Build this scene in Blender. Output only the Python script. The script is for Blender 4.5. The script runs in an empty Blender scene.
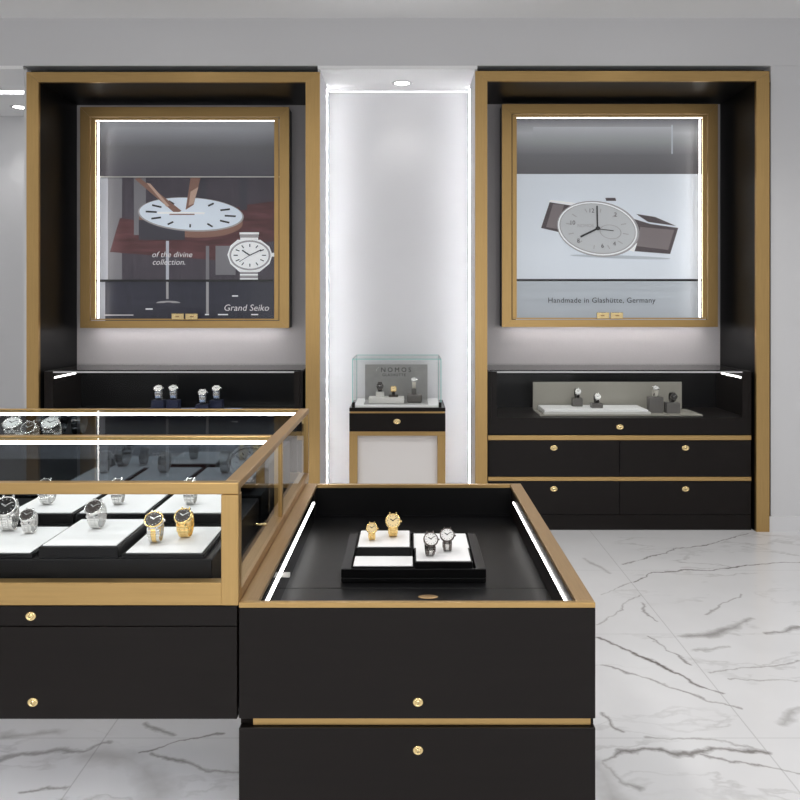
import bpy, bmesh, math, random
from mathutils import Vector, Matrix
random.seed(7)
C = bpy.context.scene
COL = C.collection
F = 820.0; H = 1.35; CX, CY = 408.0, 304.0
def X(px, D): return (px-CX)*D/F
def Z(py, D): return H-(py-CY)*D/F
def DF(py, z): return (H-z)*F/(py-CY)          # distance at which a level z is seen at row py

# ------------------------------------------------------------ camera
cd = bpy.data.cameras.new('camera'); cam = bpy.data.objects.new('camera', cd); COL.objects.link(cam)
cam.location = (0, 0, H); cam.rotation_euler = (math.pi/2, 0, 0)
cd.sensor_width = 36; cd.lens = 36*F/800; cd.shift_x = (400-CX)/800; cd.shift_y = -(400-CY)/800
cd.clip_start = 0.02
C.camera = cam
# ------------------------------------------------------------ world, light, exposure
C.view_settings.view_transform = 'Standard'; C.view_settings.look = 'None'
C.view_settings.gamma = 1; C.view_settings.use_curve_mapping = False
C.view_settings.exposure = 0.0
w = bpy.data.worlds.new('world'); C.world = w; w.use_nodes = True
w.node_tree.nodes['Background'].inputs[0].default_value = (0.8, 0.85, 0.9, 1)
w.node_tree.nodes['Background'].inputs[1].default_value = 0.3
def area(name, loc, sx, sy, e, rot=(0, 0, 0), col=(1, 0.97, 0.94), spread=math.pi):
    l = bpy.data.lights.new(name, 'AREA'); l.shape = 'RECTANGLE'; l.size = sx; l.size_y = sy
    l.energy = e; l.color = col; l.spread = spread
    o = bpy.data.objects.new(name, l); COL.objects.link(o); o.location = loc; o.rotation_euler = rot
    return o
YB_ = -2.6
def ceiling_spot(x, y, e):
    l = bpy.data.lights.new('shop_ceiling_spot', 'SPOT'); l.energy = e; l.spot_size = 2.7; l.spot_blend = 1.0; l.shadow_soft_size = 0.12; l.color = (1, .985, .965)
    o = bpy.data.objects.new('shop_ceiling_spot', l); COL.objects.link(o); o.location = (x, y, 3.0)
for x_ in (-2.7, -0.9, 0.9, 2.5):
    for y_, e_ in ((3.3, 40), (1.7, 45), (0.1, 42), (-1.5, 48)):
        ceiling_spot(x_, y_, e_)
area('added_front_fill', (0, YB_+.05, 1.25), 5.0, 2.2, 42, rot=(math.pi/2, 0, 0), col=(.97, .98, 1))  # unseen fill light added at the rear wall to lighten the floor
ceiling_spot(-2.95, 4.2, 26)  # extra unseen spot added to brighten the left recess
LED_E = 8.0

# ------------------------------------------------------------ materials
def mat(name, col, rough=0.5, metal=0.0, spec=0.5, noise=0.0, nscale=20, emit=0, bump=0.0, coat=0, stretch=None):
    m = bpy.data.materials.new(name); m.use_nodes = True
    nt = m.node_tree; b = nt.nodes['Principled BSDF']
    b.inputs['Base Color'].default_value = (*col, 1); b.inputs['Roughness'].default_value = rough
    b.inputs['Metallic'].default_value = metal; b.inputs['Specular IOR Level'].default_value = spec
    b.inputs['Coat Weight'].default_value = coat
    if emit:
        b.inputs['Emission Color'].default_value = (*col, 1); b.inputs['Emission Strength'].default_value = emit
    tc = nt.nodes.new('ShaderNodeTexCoord'); mp = nt.nodes.new('ShaderNodeMapping'); nz = nt.nodes.new('ShaderNodeTexNoise')
    nt.links.new(tc.outputs['Object'], mp.inputs['Vector']); nt.links.new(mp.outputs['Vector'], nz.inputs['Vector'])
    nz.inputs['Scale'].default_value = nscale; nz.inputs['Detail'].default_value = 4
    if stretch: mp.inputs['Scale'].default_value = stretch
    if noise:
        mx = nt.nodes.new('ShaderNodeMix'); mx.data_type = 'RGBA'
        mx.inputs[6].default_value = (*[c*(1-noise) for c in col], 1)
        mx.inputs[7].default_value = (*[min(1, c*(1+noise)) for c in col], 1)
        nt.links.new(nz.outputs['Fac'], mx.inputs[0]); nt.links.new(mx.outputs[2], b.inputs['Base Color'])
    if emit and noise: nt.links.new(mx.outputs[2], b.inputs['Emission Color'])
    if bump:
        bp = nt.nodes.new('ShaderNodeBump'); bp.inputs['Strength'].default_value = bump; bp.inputs['Distance'].default_value = 0.002
        nt.links.new(nz.outputs['Fac'], bp.inputs['Height']); nt.links.new(bp.outputs['Normal'], b.inputs['Normal'])
    return m
def glass(name, tint=(0.97, 0.985, 0.98), refl=1.0):
    m = bpy.data.materials.new(name); m.use_nodes = True; nt = m.node_tree
    nt.nodes.remove(nt.nodes['Principled BSDF']); out = nt.nodes['Material Output']
    t = nt.nodes.new('ShaderNodeBsdfTransparent'); t.inputs[0].default_value = (*tint, 1)
    g = nt.nodes.new('ShaderNodeBsdfGlossy'); g.inputs['Roughness'].default_value = 0.0
    fr = nt.nodes.new('ShaderNodeFresnel'); fr.inputs[0].default_value = 1.45
    ml = nt.nodes.new('ShaderNodeMath'); ml.operation = 'MULTIPLY'; ml.inputs[1].default_value = refl
    mx = nt.nodes.new('ShaderNodeMixShader')
    ge = nt.nodes.new('ShaderNodeNewGeometry'); sb = nt.nodes.new('ShaderNodeMath'); sb.operation = 'SUBTRACT'; sb.inputs[0].default_value = refl
    nt.links.new(ge.outputs['Backfacing'], sb.inputs[1]); nt.links.new(sb.outputs[0], ml.inputs[1]); ml.use_clamp = True
    nt.links.new(fr.outputs[0], ml.inputs[0]); nt.links.new(ml.outputs[0], mx.inputs[0])
    nt.links.new(t.outputs[0], mx.inputs[1]); nt.links.new(g.outputs[0], mx.inputs[2]); nt.links.new(mx.outputs[0], out.inputs[0])
    return m
BRASS = mat('brushed_brass', (0.485, 0.315, 0.125), 0.38, 0.85, noise=0.12, nscale=6, stretch=(30, 30, 1.2))
BRASSH = mat('brushed_brass_horizontal', (0.485, 0.315, 0.125), 0.36, 0.85, noise=0.12, nscale=6, stretch=(1.2, 30, 30))
BRASSR = mat('brushed_brass_rim', (0.44, 0.29, 0.145), 0.42, 0.8, noise=0.14, nscale=8, stretch=(40, 1.5, 40))
BRASSL = mat('polished_brass_lock', (0.85, 0.66, 0.33), 0.22, 1.0)
BLACK = mat('black_brown_lacquer', (0.0070, 0.0048, 0.0040), 0.36, spec=0.2, noise=0.25, nscale=5, stretch=(1, 1, 12))
BLACKI = mat('black_leatherette', (0.0022, 0.0022, 0.0026), 0.40, spec=0.2)
NICHE = mat('black_niche_lacquer', (0.004, 0.004, 0.0045), 0.42, spec=0.25)
DARKGLASS = mat('dark_mirror_glass', (0.012, 0.017, 0.024), 0.03, 0.0, spec=1.0, coat=0.6)
DARKMIRROR = mat('smoked_mirror', (0.13, 0.145, 0.165), 0.04, 1.0)
PANEL = mat('lilac_grey_wall_cloth', (0.58, 0.55, 0.555), 0.8, noise=0.05, nscale=150)
WALL = mat('white_wall_paint', (0.67, 0.67, 0.68), 0.7, noise=0.01, nscale=3)
CEIL = mat('ceiling_paint', (0.90, 0.90, 0.90), 0.8, noise=0.01, nscale=3)
SKIRT = mat('skirting_paint', (0.70, 0.70, 0.71), 0.45)
WHITE = mat('white_tray_leather', (0.88, 0.88, 0.88), 0.5, noise=0.03, nscale=120)
LEDM = mat('led_strip_diffuser', (1.0, 0.97, 0.94), 0.5, emit=LED_E)
LAMPM = mat('downlight_lens', (1.0, 0.98, 0.95), 0.5, emit=18)
SOFTLED = mat('soft_led_diffuser', (1, .98, .96), .5, emit=5)
GL = glass('clear_glass'); GLT = glass('clear_top_glass', (0.93, 0.955, 0.96), 0.3); GLF = glass('anti_reflective_glass', (.985, .99, .99), 0.25)
GLG = glass('green_edge_glass', (0.996, 1.0, 0.998), .5)
GEDGE = mat('green_glass_edge', (0.25, 0.55, 0.50), 0.15)
STEEL = mat('polished_steel', (0.78, 0.77, 0.75), 0.2, 1.0)
ALU = mat('satin_aluminium', (0.62, 0.62, 0.62), 0.45, 0.3)
STEELD = mat('dark_steel', (0.16, 0.14, 0.13), 0.25, 1.0)
GOLD = mat('yellow_gold', (0.95, 0.70, 0.30), 0.22, 1.0)
ROSE = mat('rose_gold', (0.80, 0.52, 0.36), 0.22, 1.0)
LEATHER = mat('dark_strap_leather', (0.02, 0.017, 0.016), 0.6)
LEATHERW = mat('cream_strap_leather', (0.6, 0.57, 0.5), 0.6)
DIALB = mat('black_dial', (0.015, 0.014, 0.014), 0.35, spec=.2)
DIALG = mat('grey_dial', (0.05, 0.04, 0.036), 0.35, spec=.2)
DIALW = mat('white_dial', (0.85, 0.84, 0.82), 0.3)
DIALY = mat('champagne_dial', (0.85, 0.66, 0.34), 0.3)
INK = mat('black_ink', (0.02, 0.02, 0.022), 0.4)
ACRY = glass('clear_acrylic', (0.97, 0.97, 0.97))
GREYB = mat('grey_suede_block', (0.13, 0.122, 0.115), 0.8, noise=0.2, nscale=200)
NAVY = mat('navy_velvet_block', (0.006, 0.009, 0.035), 0.6)
PALEBLUE = mat('pale_blue_tray', (0.28, 0.42, 0.72), 0.6)
BEIGE = mat('taupe_display_board', (0.33, 0.315, 0.275), 0.7, noise=0.05, nscale=200)
IVORY = mat('ivory_platform', (0.66, 0.65, 0.62), 0.5)

# ------------------------------------------------------------ mesh builder
class MB:
    def __init__(s): s.bm = bmesh.new(); s.mats = []; s.M = Matrix.Identity(4)
    def mi(s, m):
        if m not in s.mats: s.mats.append(m)
        return s.mats.index(m)
    def face(s, vs, m, smooth=False):
        try: f = s.bm.faces.new(vs)
        except ValueError: return
        f.material_index = s.mi(m); f.smooth = smooth
    def v(s, co): return s.bm.verts.new(s.M @ Vector(co))
    def box(s, x0, x1, y0, y1, z0, z1, m, bev=0.0):
        b = min(bev, abs(x1-x0)/2.2, abs(y1-y0)/2.2, abs(z1-z0)/2.2)
        if x0 > x1: x0, x1 = x1, x0
        if b <= 0:
            c = [s.v((x, y, z)) for x in (x0, x1) for y in (y0, y1) for z in (z0, z1)]
            for q in ((0,1,3,2),(4,6,7,5),(0,4,5,1),(2,3,7,6),(0,2,6,4),(1,5,7,3)): s.face([c[i] for i in q], m)
            return
        P = {}
        X_ = (x0, x1); Y_ = (y0, y1); Z_ = (z0, z1)
        for i in (0, 1):
            for j in (0, 1):
                for k in (0, 1):
                    sx, sy, sz = (b if i == 0 else -b), (b if j == 0 else -b), (b if k == 0 else -b)
                    P[i,j,k,0] = s.v((X_[i], Y_[j]+sy, Z_[k]+sz))
                    P[i,j,k,1] = s.v((X_[i]+sx, Y_[j], Z_[k]+sz))
                    P[i,j,k,2] = s.v((X_[i]+sx, Y_[j]+sy, Z_[k]))
        for i in (0, 1):
            s.face([P[i,0,0,0], P[i,1,0,0], P[i,1,1,0], P[i,0,1,0]], m)
            s.face([P[0,i,0,1], P[1,i,0,1], P[1,i,1,1], P[0,i,1,1]], m)
            s.face([P[0,0,i,2], P[1,0,i,2], P[1,1,i,2], P[0,1,i,2]], m)
        for a in (0, 1):
            for c in (0, 1):
                s.face([P[0,a,c,1], P[1,a,c,1], P[1,a,c,2], P[0,a,c,2]], m)
                s.face([P[a,0,c,0], P[a,1,c,0], P[a,1,c,2], P[a,0,c,2]], m)
                s.face([P[a,c,0,0], P[a,c,1,0], P[a,c,1,1], P[a,c,0,1]], m)
                for k in (0, 1): s.face([P[a,c,k,0], P[a,c,k,1], P[a,c,k,2]], m)
    def lathe(s, prof, m, n=28, mlist=None, sy=1.0):
        """prof: (r, z) pairs about local Z"""
        rings = []
        for r, z in prof:
            if r < 1e-6: rings.append([s.v((0, 0, z))])
            else: rings.append([s.v((r*math.cos(2*math.pi*i/n), sy*r*math.sin(2*math.pi*i/n), z)) for i in range(n)])
        for k in range(len(rings)-1):
            a, b = rings[k], rings[k+1]; mm = mlist[k] if mlist else m
            for i in range(n):
                j = (i+1) % n
                if len(a) == 1 and len(b) == 1: continue
                if len(a) == 1: s.face([a[0], b[i], b[j]], mm, True)
                elif len(b) == 1: s.face([a[i], a[j], b[0]], mm, True)
                else: s.face([a[i], a[j], b[j], b[i]], mm, True)
    def tube(s, pts, r, m, n=10):
        rings = []
        for i, p in enumerate(pts):
            p = Vector(p); a = Vector(pts[max(0, i-1)]); b = Vector(pts[min(len(pts)-1, i+1)])
            t = (b-a).normalized(); u = t.cross(Vector((0.3, 0.9, 0.31))).normalized(); w_ = t.cross(u)
            rings.append([s.v(p+u*r*math.cos(2*math.pi*k/n)+w_*r*math.sin(2*math.pi*k/n)) for k in range(n)])
        for a, b in zip(rings, rings[1:]):
            for k in range(n): s.face([a[k], a[(k+1) % n], b[(k+1) % n], b[k]], m, True)
        s.face(rings[0], m); s.face(rings[-1], m)
    def prism(s, pts, y0, y1, m):
        """polygon of (x, z) extruded along y"""
        a = [s.v((x, y0, z)) for x, z in pts]; b = [s.v((x, y1, z)) for x, z in pts]
        s.face(a, m); s.face(b[::-1], m)
        for i in range(len(pts)):
            j = (i+1) % len(pts); s.face([a[i], a[j], b[j], b[i]], m)
    def text(s, body, size, cx, cz, y, m, spacing=1.0, shear=0.0, th=0.0006, align='CENTER'):
        cu = bpy.data.curves.new('lettering', 'FONT'); cu.body = body; cu.size = size; cu.align_x = align; cu.align_y = 'CENTER'
        cu.space_character = spacing; cu.shear = shear; cu.extrude = th/2; cu.resolution_u = 3
        o = bpy.data.objects.new('lettering', cu); COL.objects.link(o)
        bpy.context.view_layer.update()
        me = bpy.data.meshes.new_from_object(o.evaluated_get(bpy.context.evaluated_depsgraph_get()))
        vs = [s.v((cx+v.co.x, y-v.co.z, cz+v.co.y)) for v in me.vertices]
        for p in me.polygons: s.face([vs[i] for i in p.vertices], m)
        bpy.data.objects.remove(o); bpy.data.meshes.remove(me); bpy.data.curves.remove(cu)
    def build(s, name, parent=None, local=False):
        bmesh.ops.recalc_face_normals(s.bm, faces=s.bm.faces)
        if not local:
            if parent is None:
                vs = s.bm.verts; n = len(vs)
                org = Vector((sum(v.co.x for v in vs)/n, sum(v.co.y for v in vs)/n, min(v.co.z for v in vs)))
            else: org = Vector(parent['_o'])
            bmesh.ops.translate(s.bm, vec=-org, verts=s.bm.verts)
        else: org = Vector((0, 0, 0))
        me = bpy.data.meshes.new(name); s.bm.to_mesh(me); s.bm.free()
        for m in s.mats: me.materials.append(m)
        o = bpy.data.objects.new(name, me); COL.objects.link(o)
        if parent is None: o.location = org
        else: o.parent = parent
        o['_o'] = list(org)
        return o
def tag(o, label, cat, group=None, kind=None):
    o['label'] = label; o['category'] = cat
    if group: o['group'] = group
    if kind: o['kind'] = kind
    return o
def thing(name, label, cat, loc, group=None):
    o = bpy.data.objects.new(name, None); COL.objects.link(o); o.location = loc; o['_o'] = list(loc)
    o.empty_display_size = 0.05
    return tag(o, label, cat, group)
def B(name, parent, args, m, bev=0.0, label=None):
    mb = MB(); mb.box(*args, m, bev); o = mb.build(name, parent)
    if label: o['label'] = label
    return o
def struct(name, boxes, m, label=None):
    mb = MB()
    for b in boxes: mb.box(*b, m)
    o = mb.build(name); o['kind'] = 'structure'; o['label'] = label or name.replace('_', ' ')
    return o
def copy_tree(o, parent=None):
    c = o.copy(); COL.objects.link(c); c.parent = parent
    for ch in list(o.children): copy_tree(ch, c)
    return c

# ------------------------------------------------------------ floor with marble veins
def floor_pt(px, py):
    D = H*F/(py-CY); return (X(px, D), D)
def marble():
    m = bpy.data.materials.new('veined_white_marble_tile'); m.use_nodes = True; nt = m.node_tree; L = nt.links.new
    b = nt.nodes['Principled BSDF']; N = nt.nodes.new
    def math_(op, a, b_=None, c_=None, clamp=False):
        n = N('ShaderNodeMath'); n.operation = op; n.use_clamp = clamp
        for i, q in enumerate((a, b_, c_)):
            if q is None: continue
            if isinstance(q, (int, float)): n.inputs[i].default_value = q
            else: L(q, n.inputs[i])
        return n.outputs[0]
    def vm(op, a, b_=None, out=0):
        n = N('ShaderNodeVectorMath'); n.operation = op
        for i, q in enumerate((a, b_)):
            if q is None: continue
            if isinstance(q, tuple): n.inputs[i].default_value = q
            else: L(q, n.inputs[i])
        return n
    geo = N('ShaderNodeNewGeometry'); pos = geo.outputs['Position']
    def noise(scale, detail=3, rough=0.55, src=None, color=False):
        n = N('ShaderNodeTexNoise'); n.inputs['Scale'].default_value = scale; n.inputs['Detail'].default_value = detail
        n.inputs['Roughness'].default_value = rough; L(src or pos, n.inputs['Vector'])
        return n.outputs['Color' if color else 'Fac']
    nc = noise(3.5, 5, 0.62, color=True)
    off = vm('SCALE', vm('SUBTRACT', nc, (0.5, 0.5, 0.5)).outputs[0]); off.inputs['Scale'].default_value = 0.16
    p = vm('ADD', pos, off.outputs[0]).outputs[0]
    pz = vm('MULTIPLY', p, (1, 1, 0)).outputs[0]
    o1 = lambda L_: [(560+x/2.857, 520+y/2.857) for x, y in L_]
    o2 = lambda L_: [(x/3.077, 560+y/3.077) for x, y in L_]
    veins = [(o1([(180,125),(300,90),(430,65),(540,40)]), 3.0, .8), (o1([(210,175),(260,148),(430,143),(560,130),(686,118)]), 3.5, .9),
      (o1([(110,215),(230,165)]), 2.5, .5), (o1([(110,300),(200,240),(235,215)]), 2.5, .5), (o1([(235,240),(275,290)]), 3, .6),
      (o1([(240,335),(300,365),(385,415)]), 3.0, .7), (o1([(110,345),(200,378),(300,415),(370,460),(458,492)]), 4.5, 1.0),
      (o1([(110,415),(200,440),(330,480),(420,515),(520,540)]), 3.5, .7), (o1([(340,338),(420,330),(480,310),(550,280)]), 11, .65),
      (o1([(420,270),(510,215)]), 3, .5), (o1([(380,375),(470,360)]), 5, .45), (o1([(590,325),(640,320),(686,305)]), 6, .7),
      (o1([(440,440),(530,425),(686,403)]), 3, .55), (o1([(490,457),(686,465)]), 2.5, .5), (o1([(110,555),(150,590),(190,615)]), 4, .8),
      (o1([(130,685),(180,660),(240,655),(370,670),(420,655),(580,655)]), 5, .85), (o1([(240,625),(400,625),(580,655)]), 3, .5),
      (o1([(400,670),(480,690),(686,712)]), 3, .7), (o1([(130,690),(180,740),(240,770)]), 6, .6), (o1([(110,690),(150,800)]), 26, .4),
      (o1([(640,580),(686,530)]), 8, .45), (o1([(130,150),(60,110)]), 6, .4),
      (o2([(0,625),(80,590),(270,585),(330,560)]), 5, .6), (o2([(450,500),(540,540)]), 5, .6), (o2([(440,600),(560,560),(680,545)]), 3.5, .8),
      (o2([(480,600),(560,630),(620,655),(735,660)]), 4.5, .7), (o2([(70,700),(220,685)]), 3.5, .7), (o2([(30,530),(160,530)]), 12, .5),
      (o2([(300,600),(420,620),(480,720)]), 22, .35)]
    acc = None
    wn = noise(6, 3)
    wfac = math_('MULTIPLY_ADD', wn, 1.8, 0.1)
    for pts, wid, st in veins:
        P_ = [floor_pt(*q) for q in pts]; dmin = None
        for a, c in zip(P_, P_[1:]):
            ba = (c[0]-a[0], c[1]-a[1], 0.0); l2 = ba[0]**2+ba[1]**2
            pa = vm('SUBTRACT', pz, (a[0], a[1], 0.0)).outputs[0]
            dt = vm('DOT_PRODUCT', pa, (ba[0]/l2, ba[1]/l2, 0.0)).outputs['Value']
            h = math_('MAXIMUM', math_('MINIMUM', dt, 1.0), 0.0)
            sc = N('ShaderNodeVectorMath'); sc.operation = 'SCALE'; sc.inputs[0].default_value = ba; L(h, sc.inputs['Scale'])
            d = vm('LENGTH', vm('SUBTRACT', pa, sc.outputs[0]).outputs[0]).outputs['Value']
            dmin = d if dmin is None else math_('MINIMUM', dmin, d)
        # strength falls off with distance in units of the vein's half width
        q = math_('DIVIDE', dmin, wid*0.0013)
        f = math_('MULTIPLY', math_('SUBTRACT', wfac, math_('MULTIPLY', q, 0.45), clamp=True), st*0.95)
        acc = f if acc is None else math_('MAXIMUM', acc, f)
    # fainter random veins everywhere
    mp = N('ShaderNodeMapping'); mp.inputs['Rotation'].default_value = (0, 0, 0.5); mp.inputs['Scale'].default_value = (0.7, 1.8, 1)
    L(p, mp.inputs['Vector'])
    rn = noise(1.1, 5, 0.6, src=mp.outputs[0])
    r = math_('ABSOLUTE', math_('SUBTRACT', rn, 0.5))
    rv = math_('SUBTRACT', 1.0, math_('MULTIPLY', r, 70.0), clamp=True)
    gate = math_('MULTIPLY', math_('SUBTRACT', noise(1.7, 2), 0.45), 3.0, clamp=True)
    rv = math_('MULTIPLY', math_('MULTIPLY', rv, gate), 0.6)
    acc = math_('MAXIMUM', acc, rv)
    cloud = noise(2.2, 4)
    base = N('ShaderNodeMix'); base.data_type = 'RGBA'; L(cloud, base.inputs[0])
    base.inputs[6].default_value = (0.62, 0.62, 0.63, 1); base.inputs[7].default_value = (0.76, 0.76, 0.77, 1)
    vein = N('ShaderNodeMix'); vein.data_type = 'RGBA'; L(acc, vein.inputs[0]); L(base.outputs[2], vein.inputs[6])
    vein.inputs[7].default_value = (0.14, 0.125, 0.115, 1)
    # tile joints: 0.8 m rows, 2.03 m long slabs laid in broken bond
    sx = N('ShaderNodeSeparateXYZ'); L(pos, sx.inputs[0])
    x_, y_ = sx.outputs[0], sx.outputs[1]
    y0 = H*F/(634-CY)
    ry = math_('DIVIDE', math_('SUBTRACT', y_, y0), 0.804)
    row = math_('FLOOR', ry)
    fy = math_('MINIMUM', math_('FRACT', ry), math_('SUBTRACT', 1.0, math_('FRACT', ry)))
    jy = math_('LESS_THAN', fy, 0.0022)
    par = math_('MULTIPLY', math_('FRACT', math_('MULTIPLY', row, 0.5)), 2.0)
    xx = math_('DIVIDE', math_('SUBTRACT', math_('ADD', x_, 0.0), 1.083), 2.027)
    fx = math_('MINIMUM', math_('FRACT', xx), math_('SUBTRACT', 1.0, math_('FRACT', xx)))
    jx = math_('LESS_THAN', fx, 0.0011)
    j = math_('MULTIPLY', math_('MAXIMUM', jx, jy), 0.3)
    fin = N('ShaderNodeMix'); fin.data_type = 'RGBA'; L(j, fin.inputs[0]); L(vein.outputs[2], fin.inputs[6])
    fin.inputs[7].default_value = (0.2, 0.2, 0.2, 1)
    L(fin.outputs[2], b.inputs['Base Color']); b.inputs['Roughness'].default_value = 0.22
    b.inputs['Specular IOR Level'].default_value = 0.3
    return m
D2 = 4.877; DB = 5.44
XL, XR, YB = -3.6, 3.2, -2.6
struct('floor', [(XL, XR, YB, 6.2, -0.05, 0)], marble(), 'white marble tile floor with grey veins')
ZC = Z(69, D2); ZT = 3.05
struct('ceiling', [(XL, XR, YB, D2, ZT, ZT+.05)], CEIL, 'white flat ceiling')
struct('wall_front', [(XL, XR, D2, 6.3, ZC+.02, ZT+.05)], WALL, 'grey white bulkhead wall above the display niches')
xa, xb = X(320, D2), X(475, D2); xlu = X(28, D2); xru = X(770, D2)
struct('wall_alcove', [(xa-.02, xb+.02, DB-.01, DB+.1, 0, ZC)], WALL, 'white back wall of the lit alcove')
struct('wall_alcove_sides', [(xa-.014, xa, D2+.012, DB, 0, ZC), (xb, xb+.014, D2+.012, DB, 0, ZC)], WALL, 'white side walls of the lit alcove')
struct('ceiling_alcove', [(xa-.014, xb+.014, D2, DB, ZC, ZC+.02)], CEIL, 'white ceiling of the middle alcove')
struct('ceiling_recess', [(XL, xlu-.03, D2, 5.37, ZC, ZC+.02), (XL, xlu-.03, 5.47, 6.2, ZC, ZC+.02)], CEIL, 'white ceiling of the left recess')
struct('wall_recess', [(XL, xlu-.03, 6.1, 6.2, 0, ZC)], WALL, 'grey white back wall of the left recess')
struct('wall_recess_side', [(xlu-.03, xlu-.012, D2+.012, 6.1, 0, ZC)], WALL, 'white side wall beside the left display niche')
struct('wall_right_front', [(xru+.006, XR, D2+.004, D2+.1, 0, ZC+.02)], WALL, 'grey white wall right of the right display niche')
struct('baseboard_right_front', [(xru-.008, XR, D2-.012, D2+.003, 0, Z(516, D2))], SKIRT, 'white skirting board on the right wall')
struct('baseboard_recess', [(XL, xlu-.03, 6.085, 6.1, 0, .09)], SKIRT, 'white skirting board in the left recess')
struct('wall_left', [(XL-.1, XL, YB, 6.2, 0, ZT)], WALL)
struct('wall_right', [(XR, XR+.1, YB, 6.2, 0, ZT)], WALL)
struct('wall_rear', [(XL, XR, YB-.1, YB, 0, ZT)], WALL)

def bar_led(name, parent, args, label=None):
    return B(name, parent, args, LEDM, label=label)
# glowing strips in the back corners of the alcove
def lamp_strip(name, label, args, m=LEDM):
    mb = MB(); mb.box(*args, m); o = mb.build(name); tag(o, label, 'light', 'alcove light strips'); return o
AL = mat('alcove_strip_diffuser', (0.97, 0.97, 1.0), 0.5, emit=52.0)
ALT = mat('alcove_top_strip_diffuser', (0.97, 0.97, 1.0), 0.5, emit=3.0)
UNDERV = mat('added_case_strip_diffuser', (1, 0.97, 0.97), 0.5, emit=15.0)
UNDER = mat('added_counter_strip_diffuser', (0.97, 0.97, 1.0), 0.5, emit=60.0)
lamp_strip('light_strip', 'slim white light strip up the left back corner of the middle alcove', (xa+.0005, xa+.0035, DB-.15, DB-.146, .02, ZC-.012), AL)
lamp_strip('light_strip', 'slim white light strip up the right back corner of the middle alcove', (xb-.0035, xb-.0005, DB-.15, DB-.146, .02, ZC-.012), AL)
lamp_strip('light_strip', 'slim white light strip across the top back edge of the middle alcove', (xa+.014, xb-.014, DB-.045, DB-.041, ZC-.0035, ZC-.001), ALT)
lamp_strip('light_strip', 'light strip hidden in the ceiling groove of the left recess', (XL+.02, xlu-.05, 5.40, 5.43, ZC-.001, ZC+.004), mat('cove_strip_diffuser', (.97, .98, 1.0), .5, emit=9.0))

def downlight(x, y, z, label, e):
    t = thing('ceiling_downlight', label, 'light', (x, y, z), 'recessed ceiling downlights')
    mb = MB(); mb.M = Matrix.Translation((x, y, z)); mb.lathe([(.045, -.001), (.052, -.006), (.064, -.004), (.068, -.0005)], SKIRT, 32); mb.build('trim_ring', t)
    mb = MB(); mb.M = Matrix.Translation((x, y, z)); mb.lathe([(0, -.003), (.044, -.002)], LAMPM, 32); mb.build('lens', t)
    l = bpy.data.lights.new('downlight_lamp', 'SPOT'); l.energy = e; l.spot_size = 1.9; l.spot_blend = 0.7; l.shadow_soft_size = 0.03; l.color = (1, .98, .96)
    o = bpy.data.objects.new('downlight_lamp', l); COL.objects.link(o); o.parent = t; o.location = (0, 0, -.02)
dA = (H-ZC)*F/(83-CY)
downlight(X(402, dA), dA, ZC, 'round recessed downlight in the middle alcove ceiling', 3)
dB = (H-ZC)*F/(107-CY)
downlight(X(20, dB), dB, ZC, 'round recessed downlight in the left recess ceiling by the niche', 7)
for k, (x, y) in enumerate(((-1.36, 4.3), (1.36, 4.3))):
    downlight(x, y, ZT, ['round downlight in front of the left display niche, above the frame', 'round downlight in front of the right display niche, above the frame'][k], 22)

# ------------------------------------------------------------ helpers for furniture
def frame_mb(x0, x1, z0, z1, wl, wr, wt, wb, y0, y1, m, mh, gap=0.0006):
    """mitred frame standing in the xz plane"""
    mb = MB(); g = gap
    o = [(x0, z0), (x1, z0), (x1, z1), (x0, z1)]
    i = [(x0+wl, z0+wb), (x1-wr, z0+wb), (x1-wr, z1-wt), (x0+wl, z1-wt)]
    mb.prism([(o[0][0], o[0][1]), (i[0][0], i[0][1]+g), (i[3][0], i[3][1]-g), (o[3][0], o[3][1]-g)], y0, y1, m)
    mb.prism([(o[1][0], o[1][1]), (o[2][0], o[2][1]-g), (i[2][0], i[2][1]-g), (i[1][0], i[1][1]+g)], y0, y1, m)
    mb.prism([(o[3][0]+g, o[3][1]), (i[3][0]+g, i[3][1]), (i[2][0]-g, i[2][1]), (o[2][0]-g, o[2][1])], y0, y1, mh)
    if wb > 0.001: mb.prism([(o[0][0]+g, o[0][1]), (o[1][0]-g, o[1][1]), (i[1][0]-g, i[1][1]), (i[0][0]+g, i[0][1])], y0, y1, mh)
    return mb
def lock(parent, x, y, z, r=0.011, name='lock'):
    if r > .015: r = .022
    mb = MB(); mb.M = Matrix.Translation((x, y, z)) @ Matrix.Diagonal((1, 1, .72 if r > .015 else .85, 1)) @ Matrix.Rotation(math.pi/2, 4, 'X')
    mb.lathe([(r*1.05, 0), (r*1.05, .0015), (r*.85, .004), (r*.6, .0042), (r*.55, .0028), (r*.38, .003), (r*.34, .005), (0, .0052)], BRASSL, 28)
    mb.box(-r*.06, r*.06, -r*.25, r*.25, .005, .0056, INK)
    o = mb.build(name, parent); o['label'] = 'round brass lock'; return o

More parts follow.
